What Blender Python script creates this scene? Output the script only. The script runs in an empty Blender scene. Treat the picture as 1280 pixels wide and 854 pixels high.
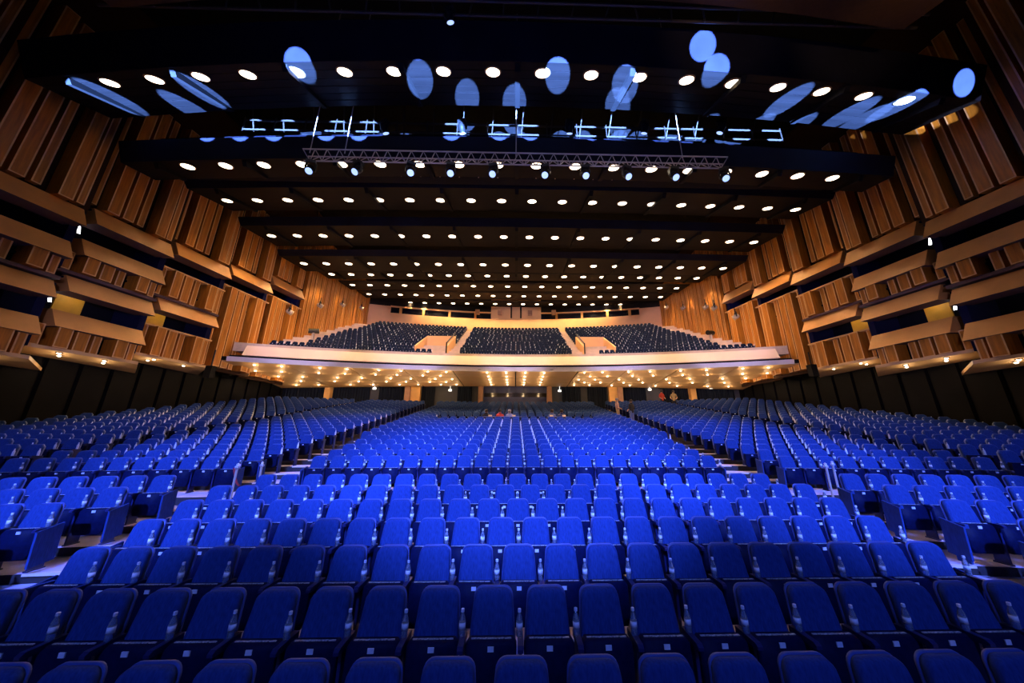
import bpy, bmesh, math, random
from mathutils import Vector, Matrix
random.seed(7)
SC = bpy.context.scene
COL = SC.collection

# ------------------------------------------------------------------ camera
F = 424.0; TH = math.radians(16.4); AL = math.radians(1.35); EYE = 2.55
CX = 644 + F * math.tan(AL) / math.cos(TH); CY = 427.0
fw = Vector((math.sin(AL) * math.cos(TH), math.cos(AL) * math.cos(TH), math.sin(TH)))
rt = Vector((math.cos(AL), -math.sin(AL), 0)); up = rt.cross(fw)
cam = bpy.data.cameras.new('camera'); camo = bpy.data.objects.new('camera', cam); COL.objects.link(camo)
M = Matrix((rt, up, -fw)).transposed().to_4x4(); M.translation = (0, 0, EYE); camo.matrix_world = M
cam.sensor_width = 36; cam.lens = F / 1280 * 36; cam.shift_x = -(CX - 640) / 1280
cam.clip_start = .05; cam.clip_end = 300
SC.camera = camo

def at(x, y, **k):
    """point of the hall seen at a photograph pixel, on the plane X=, Y= or Z="""
    r = fw + rt * ((x - CX) / F) - up * ((y - CY) / F)
    i = 'XYZ'.index(list(k)[0]); v = list(k.values())[0]
    t = (v - (EYE if i == 2 else 0)) / r[i]
    return Vector((r.x * t, r.y * t, EYE + r.z * t))
def ry(y):                                   # rise per metre of a sight line in the centre plane
    return math.tan(TH - math.atan((y - CY) / F))

# ------------------------------------------------------------------ world, exposure
w = bpy.data.worlds.new('world'); SC.world = w; w.use_nodes = True
w.node_tree.nodes['Background'].inputs[0].default_value = (.35, .4, .6, 1)
w.node_tree.nodes['Background'].inputs[1].default_value = 0.004
vs = SC.view_settings
vs.view_transform = 'Standard'; vs.look = 'None'; vs.exposure = 0.0; vs.gamma = 1.0; vs.use_curve_mapping = False
SC.cycles.use_denoising = True
SC.cycles.max_bounces = 5; SC.cycles.diffuse_bounces = 3; SC.cycles.glossy_bounces = 2
SC.cycles.transmission_bounces = 4; SC.cycles.sample_clamp_indirect = 4
SC.cycles.caustics_reflective = False; SC.cycles.caustics_refractive = False

def spot(name, loc, target, power, color, size, blend=.3, radius=.15, data=None):
    if data is None:
        data = bpy.data.lights.new(name, 'SPOT'); data.energy = power; data.color = color
        data.spot_size = math.radians(size); data.spot_blend = blend; data.shadow_soft_size = radius
    o = bpy.data.objects.new(name, data); COL.objects.link(o); o.location = loc
    d = Vector(target) - Vector(loc); o.rotation_euler = d.to_track_quat('-Z', 'Y').to_euler()
    return o
# blue stage wash over the stalls (fixtures hang over the stage, behind the camera)
BLUE = (.10, .19, 1.0)
for X, pw in ((-13, 10000), (-6.5, 46000), (0, 52000), (6.5, 46000), (13, 10000)):
    spot('stage_wash', (X * .9, -8.0, 13.0), (X * 1.05, 12.3, 1.5), pw, BLUE, 31.5, .55, .25)
    spot('front_row_fill', (X * .7, -8.0, 13.0), (X * .7, 6.5, 1.2), 2600, BLUE, 44, .9, .25)  # added fill that softens the lower edge of the main wash
for s in (-1, 1):
    spot('stage_side_wash', (s * 9, -4, 8), (-s * 19, 34, 12.0), 9000, (.55, .48, 1.0), 27, .5, .3)
    spot('stage_box_wash', (0, -4, 5), (s * 18.5, 18, 7.6), 6000, (.45, .42, 1.0), 22, .7, .3)
spot('fascia_fill', (0, -4, 2), (0, 9.2, 16.5), 2500, (.15, .2, 1.0), 80, .8, .3)  # weak blue fill added to tint the front ceiling fascia
for X in (-15, -7.5, 0, 7.5, 15):
    spot('stage_balcony_wash', (X * .4, -6, 4), (X, 24.5 - abs(X) * .1, 10.6), 15000, (.66, .56, 1.0), 14, .35, .3)

# ------------------------------------------------------------------ materials
def mat(name, col, rough=.6, metal=0., var=0., scale=8., stretch=(1, 1, 1), sheen=0., emit=None, estr=0., trans=0., bump=0., spec=.5):
    m = bpy.data.materials.new(name); m.use_nodes = True
    nt = m.node_tree; b = nt.nodes['Principled BSDF']
    b.inputs['Base Color'].default_value = (*col, 1); b.inputs['Roughness'].default_value = rough
    b.inputs['Metallic'].default_value = metal; b.inputs['Specular IOR Level'].default_value = spec
    if sheen:
        b.inputs['Sheen Weight'].default_value = sheen; b.inputs['Sheen Roughness'].default_value = .35
    if trans: b.inputs['Transmission Weight'].default_value = trans
    if emit:
        b.inputs['Emission Color'].default_value = (*emit, 1); b.inputs['Emission Strength'].default_value = estr
    if var or bump:
        tc = nt.nodes.new('ShaderNodeTexCoord'); mp = nt.nodes.new('ShaderNodeMapping'); mp.inputs['Scale'].default_value = stretch
        nz = nt.nodes.new('ShaderNodeTexNoise'); nz.inputs['Scale'].default_value = scale; nz.inputs['Detail'].default_value = 4
        nt.links.new(tc.outputs['Object'], mp.inputs[0]); nt.links.new(mp.outputs[0], nz.inputs['Vector'])
        if var:
            rp = nt.nodes.new('ShaderNodeValToRGB')
            rp.color_ramp.elements[0].position = .3; rp.color_ramp.elements[1].position = .7
            rp.color_ramp.elements[0].color = (*[c * (1 - var) for c in col], 1)
            rp.color_ramp.elements[1].color = (*[min(1, c * (1 + var)) for c in col], 1)
            nt.links.new(nz.outputs[0], rp.inputs[0]); nt.links.new(rp.outputs[0], b.inputs['Base Color'])
        if bump:
            bp_ = nt.nodes.new('ShaderNodeBump'); bp_.inputs['Strength'].default_value = bump
            nt.links.new(nz.outputs[0], bp_.inputs['Height']); nt.links.new(bp_.outputs[0], b.inputs['Normal'])
    return m
M_ = {
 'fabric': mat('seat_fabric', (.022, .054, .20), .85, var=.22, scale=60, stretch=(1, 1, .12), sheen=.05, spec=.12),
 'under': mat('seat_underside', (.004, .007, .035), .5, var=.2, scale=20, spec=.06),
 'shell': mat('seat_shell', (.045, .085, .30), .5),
 'shellfar': mat('rear_seat_lit_shell', (.15, .20, .36), .5),  # paler copy of the shell, light on the rims put into its colour
 'arm': mat('armrest_plastic', (.014, .02, .09), .3),
 'chrome': mat('chrome_trim', (.6, .6, .66), .35, .3, var=.9, scale=45),  # speckled tone paints in the sparkle along the metal
 'plate': mat('number_plate', (.75, .78, .85), .4),
 'floor': mat('pale_carpet_floor', (.60, .54, .72), .8, var=.15, scale=3, bump=.05),
 'riser': mat('dark_riser', (.03, .025, .03), .7, var=.2),
 'nosing': mat('step_nosing', (.85, .70, .55), .4),
 'wood': mat('slat_wood', (.44, .16, .013), .45, var=.3, scale=3.5, stretch=(3, 3, .25)),
 'woodrim': mat('slat_edge_veneer', (.72, .42, .17), .45, var=.1),
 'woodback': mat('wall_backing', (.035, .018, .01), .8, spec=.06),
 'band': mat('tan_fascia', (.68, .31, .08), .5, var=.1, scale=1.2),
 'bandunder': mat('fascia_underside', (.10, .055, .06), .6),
 'dark': mat('black_wall', (.012, .012, .014), .7, var=.3, scale=1.5, spec=.06),
 'darkpanel': mat('black_wall_panel', (.006, .006, .0065), .5, var=.25, scale=1.2, spec=.06),
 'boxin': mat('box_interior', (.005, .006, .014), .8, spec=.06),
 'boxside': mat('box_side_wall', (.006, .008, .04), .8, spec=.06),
 'yellow': mat('yellow_wood_door', (.80, .43, .05), .5, var=.12, scale=2),
 'ceil': mat('ceiling_soffit', (.0055, .0052, .0058), .55, var=.25, scale=1.5, stretch=(.2, 3, 3), spec=.06),
 'overhang': mat('overhang_underside', (.03, .015, .008), .6, var=.2, spec=.06),
 'fascia': mat('ceiling_fascia', (.006, .006, .012), .6, var=.2, scale=1.0, spec=.06),
 'rib': mat('ceiling_rib', (.008, .008, .009), .7, spec=.06),
 'black': mat('black_metal', (.012, .012, .013), .4, .3),
 'grid': mat('grid_steel', (.05, .04, .032), .45, .6),
 'alu': mat('aluminium', (.52, .45, .38), .45, .2),
 'lamp': mat('lamp_lens', (1, .9, .8), .5, emit=(1, .80, .56), estr=7),
 'lampring': mat('lamp_trim', (.25, .16, .10), .4, .3),
 'lampsm': mat('small_lamp_lens', (1, .9, .8), .5, emit=(1, .83, .55), estr=9),
 'bluelens': mat('blue_lens', (.5, .6, 1), .2, emit=(.35, .5, 1), estr=1.6),
 'whiteglow': mat('white_strip_lamp', (1, 1, 1), .4, emit=(.95, .97, 1), estr=4),
 'sign': mat('lit_sign', (1, 1, 1), .4, emit=(1, .98, .9), estr=2.2),
 'balc': mat('balcony_fascia', (.92, .71, .60), .5, var=.05, scale=.6),
 'balcstrip': mat('balcony_pale_strip', (.92, .88, .97), .4),
 'soffit': mat('balcony_soffit', (.66, .43, .22), .55, var=.08, scale=.7),
 'peach': mat('peach_panel', (.85, .50, .25), .55, var=.06, scale=.8),
 'step': mat('balcony_step', (.66, .52, .42), .7, var=.1, scale=3),
 'balcseat': mat('shaded_seat_fabric', (.006, .013, .038), .8, var=.2, scale=30, spec=.06),  # darkened copy of the stalls fabric, balcony shade put into its colour
 'curtain': mat('dark_curtain', (.012, .017, .032), .85, spec=.06),
 'gold': mat('gold_pillar', (.80, .45, .14), .45, var=.1, scale=1.5),
 'pillar': mat('brown_pillar', (.36, .19, .12), .45, var=.15, scale=2),
 'bluewall': mat('blue_panel_wall', (.010, .020, .12), .45, var=.15, scale=1.2),
 'greywall': mat('grey_wall', (.06, .065, .09), .6, var=.15, scale=1.2),
 'glass': mat('booth_glass', (.01, .012, .018), .1),
 'bottle': mat('bottle_plastic', (.80, .9, 1.0), .06, trans=.75, spec=.9),
 'label': mat('bottle_label', (.92, .93, .97), .5),
 'cap': mat('bottle_cap', (.80, .85, .97), .4),
 'rope': mat('red_rope', (.35, .02, .02), .7),
 'skin': mat('skin', (.55, .33, .24), .6),
 'hair': mat('hair', (.03, .02, .015), .7),
 'red': mat('red_shirt', (.50, .05, .03), .8),
 'blackcloth': mat('black_cloth', (.015, .015, .02), .85),
 'jeans': mat('jeans', (.10, .14, .30), .8),
 'khaki': mat('khaki_cloth', (.34, .25, .12), .8),
 'plaid': mat('striped_shirt', (.45, .28, .28), .8, var=.4, scale=20),
 'greycloth': mat('grey_cloth', (.30, .30, .38), .8),
 'paper': mat('paper', (.6, .45, .22), .7),
 'desk': mat('desk_top', (.25, .24, .34), .5),
}

# ------------------------------------------------------------------ mesh helpers
class MB:
    def __init__(s): s.v = []; s.f = []; s.m = []
    def add(s, vs, fs, m=0, mats=None):
        n = len(s.v); s.v += [tuple(p) for p in vs]
        for i, f in enumerate(fs):
            s.f.append([n + a for a in f]); s.m.append(mats[i] if mats else m)
    def hexa(s, p, m=0, mats=None):          # p: 8 corners, bottom loop 0-3 then top loop 4-7
        s.add(p, [(3, 2, 1, 0), (4, 5, 6, 7), (0, 1, 5, 4), (1, 2, 6, 5), (2, 3, 7, 6), (3, 0, 4, 7)], m, mats)
    def box(s, x0, x1, y0, y1, z0, z1, m=0):
        s.hexa([(x0, y0, z0), (x1, y0, z0), (x1, y1, z0), (x0, y1, z0), (x0, y0, z1), (x1, y0, z1), (x1, y1, z1), (x0, y1, z1)], m)
    def tube(s, a, b, r, n=6, m=0):
        a = Vector(a); b = Vector(b); d = (b - a).normalized()
        u = d.orthogonal().normalized(); v = d.cross(u)
        ring = [(u * math.cos(2 * math.pi * i / n) + v * math.sin(2 * math.pi * i / n)) * r for i in range(n)]
        s.add([a + q for q in ring] + [b + q for q in ring],
              [(i, (i + 1) % n, n + (i + 1) % n, n + i) for i in range(n)] + [tuple(range(n))[::-1], tuple(range(n, 2 * n))], m)
    def lathe(s, prof, n=10, m=0, mats=None, c=(0, 0, 0)):
        vs = []; k = len(prof)
        for r, z in prof:
            vs += [(c[0] + r * math.cos(2 * math.pi * i / n), c[1] + r * math.sin(2 * math.pi * i / n), c[2] + z) for i in range(n)]
        fs = []; mm = []
        for j in range(k - 1):
            for i in range(n):
                fs.append((j * n + i, j * n + (i + 1) % n, (j + 1) * n + (i + 1) % n, (j + 1) * n + i)); mm.append(mats[j] if mats else m)
        fs += [tuple(range(n))[::-1], tuple(range((k - 1) * n, k * n))]; mm += [mm[0], mm[-1]]
        s.add(vs, fs, m, mm)
    def prism(s, outline, axis_pts, m=0):    # loft equal outlines: axis_pts = list of vertex loops
        pass
    def loft(s, loops, m=0, cap=True, closed=True):
        n = len(loops[0]); vs = [p for l in loops for p in l]; fs = []
        for j in range(len(loops) - 1):
            for i in range(n if closed else n - 1):
                fs.append((j * n + i, j * n + (i + 1) % n, (j + 1) * n + (i + 1) % n, (j + 1) * n + i))
        if cap and closed: fs += [tuple(range(n))[::-1], tuple(range((len(loops) - 1) * n, len(loops) * n))]
        s.add(vs, fs, m)
    def mesh(s, name, mats, smooth=False):
        me = bpy.data.meshes.new(name); me.from_pydata(s.v, [], s.f)
        for k in mats: me.materials.append(M_[k])
        me.polygons.foreach_set('material_index', s.m)
        if smooth: me.polygons.foreach_set('use_smooth', [True] * len(s.f))
        bm = bmesh.new(); bm.from_mesh(me); bmesh.ops.recalc_face_normals(bm, faces=bm.faces); bm.to_mesh(me); bm.free()
        me.update(); return me
    def build(s, name, mats, parent=None, smooth=False):
        return obj(name, s.mesh(name, mats, smooth), parent)
def obj(name, me, parent=None, loc=None, rz=None):
    o = bpy.data.objects.new(name, me); COL.objects.link(o); o.parent = parent
    if loc is not None: o.location = loc
    if rz is not None: o.rotation_euler.z = rz
    return o
def tag(o, label=None, cat=None, group=None, kind=None):
    if label: o['label'] = label
    if cat: o['category'] = cat
    if group: o['group'] = group
    if kind: o['kind'] = kind
    return o
def empty(name, loc=(0, 0, 0), rz=0.):
    o = obj(name, None, None, loc, rz); o.empty_display_size = .1; return o
def copy_tree(o, parent=None):
    c = o.copy(); COL.objects.link(c); c.parent = parent
    for ch in list(o.children): copy_tree(ch, c)
    return c
def mbox(name, m, parent, *a):
    b = MB(); b.box(*a); return b.build(name, [m], parent)
ORD = ['zeroth', 'first', 'second', 'third', 'fourth', 'fifth', 'sixth', 'seventh', 'eighth', 'ninth', 'tenth', 'eleventh', 'twelfth', 'thirteenth', 'fourteenth', 'fifteenth', 'sixteenth', 'seventeenth', 'eighteenth', 'nineteenth', 'twentieth', 'twenty-first', 'twenty-second', 'twenty-third', 'twenty-fourth', 'twenty-fifth']
NUM = ['zero', 'one', 'two', 'three', 'four', 'five', 'six', 'seven', 'eight', 'nine', 'ten', 'eleven', 'twelve']
SIDE = {-1: 'left', 1: 'right'}

# ------------------------------------------------------------------ floor: stepped tiers
def gF(X): return .16 * max(0, abs(X) - 7.0)          # front rows bend towards the stage in the side blocks
KR = .009
def gR(X): return KR * X * X                          # rear rows are arcs
FRONT = [(3.2 + .965 * i, .137 * i) for i in range(7)]                 # (Y of the seat backs, floor Z)
REAR = [(11.6 + .915 * i, 1.16 + .1895 * .915 * i) for i in range(25)]
WL = 21.4                                             # side walls at seat level
XS = [-WL, -18, -15, -12, -9, -7, -4, 0, 4, 7, 9, 12, 15, 18, WL]
floor = tag(empty('floor'), kind='structure')
def tier(y0, g0, y1, g1, z, drop=.32, xs=XS):
    b = MB()
    lo = [[(X, y0 - g0(X), z - drop), (X, y0 - g0(X), z), (X, y1 - g1(X), z), (X, y1 - g1(X), z - drop)] for X in xs]
    n = 4
    vs_ = [p for l in lo for p in l]; fs = []; ms = []
    for j in range(len(xs) - 1):
        for i, m in ((0, 1), (1, 0)):
            fs.append((j * n + i, j * n + i + 1, (j + 1) * n + i + 1, (j + 1) * n + i)); ms.append(m)
    b.add(vs_, fs, 0, ms)
    return b.build('floor_tier', ['floor', 'riser'], floor)
def nosing(y0, g, z, xa, xb, par):
    b = MB(); 
    b.hexa([(xa, y0 - g(xa) - .03, z - .03), (xb, y0 - g(xb) - .03, z - .03), (xb, y0 - g(xb) + .03, z - .03), (xa, y0 - g(xa) + .03, z - .03),
            (xa, y0 - g(xa) - .03, z + .012), (xb, y0 - g(xb) - .03, z + .012), (xb, y0 - g(xb) + .03, z + .012), (xa, y0 - g(xa) + .03, z + .012)])
    return b.build('nosing', ['nosing'], par)
zero = lambda X: 0.
mbox('front_floor', 'floor', floor, -WL, WL, .9, 2.6, -.3, -.01)
for i, (Y, z) in enumerate(FRONT):
    y1 = FRONT[i + 1][0] - .62 if i < 6 else 9.35
    t = tier(Y - .62, gF, y1, gF, z)
    for s in (-1, 1):
        a, b_ = sorted((s * 6.6, s * 7.7)); nosing(Y - .62, gF, z, a, b_, t)
t = tier(9.35, gF, 10.4, gR, .98)
for s in (-1, 1):
    a, b_ = sorted((s * 6.3, s * 12.)); nosing(9.35, gF, .98, a, b_, t)
for i, (Y, z) in enumerate(REAR):
    y1 = REAR[i + 1][0] - .60 if i < 24 else 36.2
    t = tier(Y - .60 if i else 10.4, gR, y1, gR, z)
    for s in (-1, 1):
        for xa, xb in ((6.9, 8.0), (13.3, 14.5)):
            a, b_ = sorted((s * xa, s * xb)); nosing(Y - .60 if i else 10.4, gR, z, a, b_, t)
# stage edge below the camera
tag(mbox('stage_floor', 'riser', None, -16, 16, -9, .9, -.3, .85), kind='structure')

# ------------------------------------------------------------------ side walls
wall = {}
for s in (-1, 1):
    b = MB(); b.box(min(s * 21.6, s * 22), max(s * 21.6, s * 22), -2, 47, -.5, 24)
    wall[s] = tag(b.build('wall_' + SIDE[s], ['dark']), kind='structure')
    # black panels of the lower wall
    Y = 9.0
    while Y < 31.5:
        b = MB(); z0 = 1.0 + .17 * max(0, Y - 9); 
        b.box(min(s * 21.42, s * 21.6), max(s * 21.42, s * 21.6), Y + .09, Y + 1.22, z0, 8.6)
        b.build('wall_panel', ['darkpanel'], wall[s]); Y += 1.32
BAY0 = 5.94; BAYL = 3.76
def bp(s, k, u, z, off=0.):                            # point on a bay front: off > 0 towards the hall
    return (s * (19.39 - .74 * u - off), BAY0 + BAYL * (k + u), z)
def slab(b, s, k, u0, u1, z0, z1, o0, o1, m=0, mats=None):   # o0 back, o1 front
    b.hexa([bp(s, k, u0, z0, o0), bp(s, k, u1, z0, o0), bp(s, k, u1, z0, o1), bp(s, k, u0, z0, o1),
            bp(s, k, u0, z1, o0), bp(s, k, u1, z1, o0), bp(s, k, u1, z1, o1), bp(s, k, u0, z1, o1)], m, mats)
PAT = [(.025, .11, .12), (.17, .285, .36), (.345, .455, .2), (.51, .58, .08), (.66, .775, .38), (.835, .90, .14)]
def panel(s, k, u0, u1, z0, z1, proud, parent, base=-.62, rim=.045):
    """one proud timber panel: body, lighter veneer edge, face"""
    b = MB(); f = -.45 + proud
    slab(b, s, k, u0, u1, z0, z1, base, f - .012)
    du = rim / BAYL
    slab(b, s, k, u0, u1, z0, z1, f - .012, f, 1)
    slab(b, s, k, u0 + du, u1 - du, z0 + rim, z1 - rim, f, f + .004, 0)
    b.build('timber_panel', ['wood', 'woodrim'], parent)
def panel_row(s, k, z0, z1, parent, base=-.62, depth=1.0, jit=.0):
    for u0, u1, pr in PAT:
        panel(s, k, u0, u1, z0 - jit * pr, z1, pr * depth, parent, base)
def cornice(s, k, zt, zb, parent, name='cornice'):
    b = MB(); u0, u1 = .12, .93
    P = [(-.42, zt), (0, zb), (-.9, zb), (-.9, zt)]
    lo = [[bp(s, k, u, z, o) for o, z in P] for u in (u0, u1)]
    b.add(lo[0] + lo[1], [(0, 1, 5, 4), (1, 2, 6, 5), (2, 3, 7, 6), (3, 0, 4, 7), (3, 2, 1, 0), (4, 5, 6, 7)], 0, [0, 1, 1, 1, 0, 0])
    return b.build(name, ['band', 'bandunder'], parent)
DZ = {0: -1.2, 1: -.62, 2: 0., 3: .62, 4: 1.30, 5: 2.42}     # bays step up with the rake
CEILZ = {0: 20.5, 1: 20.5, 2: 20., 3: 19.5, 4: 19.5, 5: 20}
NAMEB = {0: 'nearest the stage', 1: 'first bay from stage', 2: 'second bay from stage', 3: 'third bay from stage', 4: 'fourth bay from stage', 5: 'fifth bay from stage'}
box_lamps = []; box_down = []
for s in (-1, 1):
    W = wall[s]
    for k in range(0, 6):
        d = DZ[k]
        b = MB(); slab(b, s, k, 0, 1, 12.95 + d, 24, -.8, -.66); b.build('backing', ['woodback'], W)
        b = MB(); slab(b, s, k, -.06, .0, 6.35 + d if k < 4 else 7.2, 13. + d, -2.2, -.6); b.build('partition', ['woodback'], W)
        panel_row(s, k, 13.2 + d, CEILZ[k], W, jit=.5)
        ub = tag(empty('theatre_box' if k > 0 else 'theatre_box', bp(s, k, .5, 9.78 + d if k < 4 else 8)),
                 'upper theatre box, tan cornice, on the %s wall, %s' % (SIDE[s], NAMEB[k]), 'theatre box', 'side wall theatre boxes')
        ub_inv = Matrix.Translation(ub.location).inverted()
        before = set(COL.objects)
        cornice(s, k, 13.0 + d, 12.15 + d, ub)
        # interior floor, ceiling, back
        top = {4: 11.37 + d, 5: 11.28 + d, 3: 11.28 + d}.get(k, 11.4 + d)
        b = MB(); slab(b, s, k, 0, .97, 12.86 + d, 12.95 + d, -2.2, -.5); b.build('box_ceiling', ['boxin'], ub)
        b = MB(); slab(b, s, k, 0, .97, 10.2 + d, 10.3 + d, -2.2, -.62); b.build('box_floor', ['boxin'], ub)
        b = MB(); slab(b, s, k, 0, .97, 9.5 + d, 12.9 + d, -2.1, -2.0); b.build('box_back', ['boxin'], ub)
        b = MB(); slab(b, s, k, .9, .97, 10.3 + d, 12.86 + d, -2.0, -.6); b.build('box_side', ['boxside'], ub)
        if k < 3:
            cornice(s, k, 11.38 + d, 10.55 + d, ub, 'rail')
            panel_row(s, k, 9.78 + d, 10.62 + d, ub, -.7)
            b = MB(); slab(b, s, k, .02, .95, 9.62 + d, 9.76 + d, -1.6, -.30); b.build('shelf', ['bandunder'], ub)
        elif k == 3:
            panel_row(s, k, 9.70 + d, 11.28 + d, ub, -.7)
            b = MB(); slab(b, s, k, .02, .93, 11.26 + d, 11.34 + d, -.75, -.22); b.build('rail', ['woodrim'], ub)
            b = MB(); slab(b, s, k, .02, .95, 9.55 + d, 9.68 + d, -1.6, -.30); b.build('shelf', ['bandunder'], ub)
        else:
            panel_row(s, k, 7.2, top, ub, -.7)
            b = MB(); slab(b, s, k, .0, .95, top - .02, top + .06, -.75, -.22); b.build('rail', ['woodrim'], ub)
            b = MB(); slab(b, s, k, 0, 1, 7.0, top, -.8, -.7); b.build('backing', ['woodback'], ub)
        for o in set(COL.objects) - before: o.matrix_parent_inverse = ub_inv
        if k > 3: continue
        lb = tag(empty('theatre_box', bp(s, k, .5, 6.35 + d)),
                 'lower theatre box, downlit soffit, on the %s wall, %s' % (SIDE[s], NAMEB[k]), 'theatre box', 'side wall theatre boxes')
        lb_inv = Matrix.Translation(lb.location).inverted(); before = set(COL.objects)
        cornice(s, k, 9.55 + d, 8.78 + d, lb)
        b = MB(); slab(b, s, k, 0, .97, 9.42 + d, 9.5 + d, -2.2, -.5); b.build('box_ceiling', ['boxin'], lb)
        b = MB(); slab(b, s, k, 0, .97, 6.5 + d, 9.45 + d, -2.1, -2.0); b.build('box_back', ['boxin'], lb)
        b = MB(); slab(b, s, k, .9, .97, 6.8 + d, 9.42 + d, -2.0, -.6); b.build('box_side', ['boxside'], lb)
        b = MB(); slab(b, s, k, .36, .60, 6.9 + d, 9.2 + d, -2.0, -1.93); b.build('box_door', ['yellow'], lb)
        if k < 3:
            cornice(s, k, 7.97 + d, 7.2 + d, lb, 'rail'); panel_row(s, k, 6.35 + d, 7.27 + d, lb, -.7)
        else:
            panel_row(s, k, 6.33 + d, 7.91 + d, lb, -.7)
            b = MB(); slab(b, s, k, .02, .93, 7.89 + d, 7.97 + d, -.75, -.22); b.build('rail', ['woodrim'], lb)
        # soffit slab running back to the wall
        q = [bp(s, k, .02, 0, -.25), bp(s, k, .93, 0, -.1), (s * 21.45, BAY0 + BAYL * (k + .93) + 2.4, 0), (s * 21.45, BAY0 + BAYL * (k + .02) + 1.0, 0)]
        b = MB(); b.hexa([(x, y, 6.22 + d) for x, y, z in q] + [(x, y, 6.36 + d) for x, y, z in q]); b.build('soffit', ['soffit'], lb)
        for o in set(COL.objects) - before: o.matrix_parent_inverse = lb_inv
        for u, off in ((.30, -.45), (.42, -1.1), (.68, -.45), (.80, -1.1)) if k < 3 else ((.3, -.4), (.36, -1.0), (.72, -.6)):
            box_down.append((s, k, bp(s, k, u, 6.20 + d, off)))
        if k: box_lamps.append((s, k, bp(s, k, .45, 9.15 + d, -1.3), bp(s, k, .17, 8.62 + d, -.95), bp(s, k, .17, 12.02 + d, -.95)))
    # plain timber wall behind the boxes, beside the balcony
    Y = BAY0 + BAYL * 6; i = 0
    ws = [.34, .5, .28, .6, .4, .3, .55, .36]; ps = [.05, .22, .0, .14, .3, .06, .2, .1]
    b = MB(); b.box(min(s * 19.25, s * 19.4), max(s * 19.25, s * 19.4), Y, 46.5, 7.5, 24); b.build('backing', ['woodback'], W)
    while Y < 45.5:
        wd = ws[i % 8]; pr_ = ps[(i * 3) % 8]; x0, x1 = sorted((s * 19.25, s * (18.98 - pr_)))
        xr0, xr1 = sorted((s * (18.98 - pr_), s * (18.97 - pr_)))
        b = MB(); zb = 8.0 + max(0, (Y - 29)) * .45
        b.box(x0, x1, Y + .03, Y + wd - .03, zb, 22.0, 0)
        b.box(xr0, xr1, Y + .03, Y + .075, zb, 22, 1); b.box(xr0, xr1, Y + wd - .075, Y + wd - .03, zb, 22, 1)
        b.build('timber_panel', ['wood', 'woodrim'], W); Y += wd; i += 1

# ------------------------------------------------------------------ ceiling
ceiling = tag(empty('ceiling', (0, 0, 16)), kind='structure')
def chome(o): o.matrix_parent_inverse = Matrix.Translation((0, 0, 16)).inverted() if o.parent == ceiling else Matrix(); return o
chome(mbox('roof_slab', 'rib', ceiling, -22, 22, 1, 50, 24, 24.3))
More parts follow.
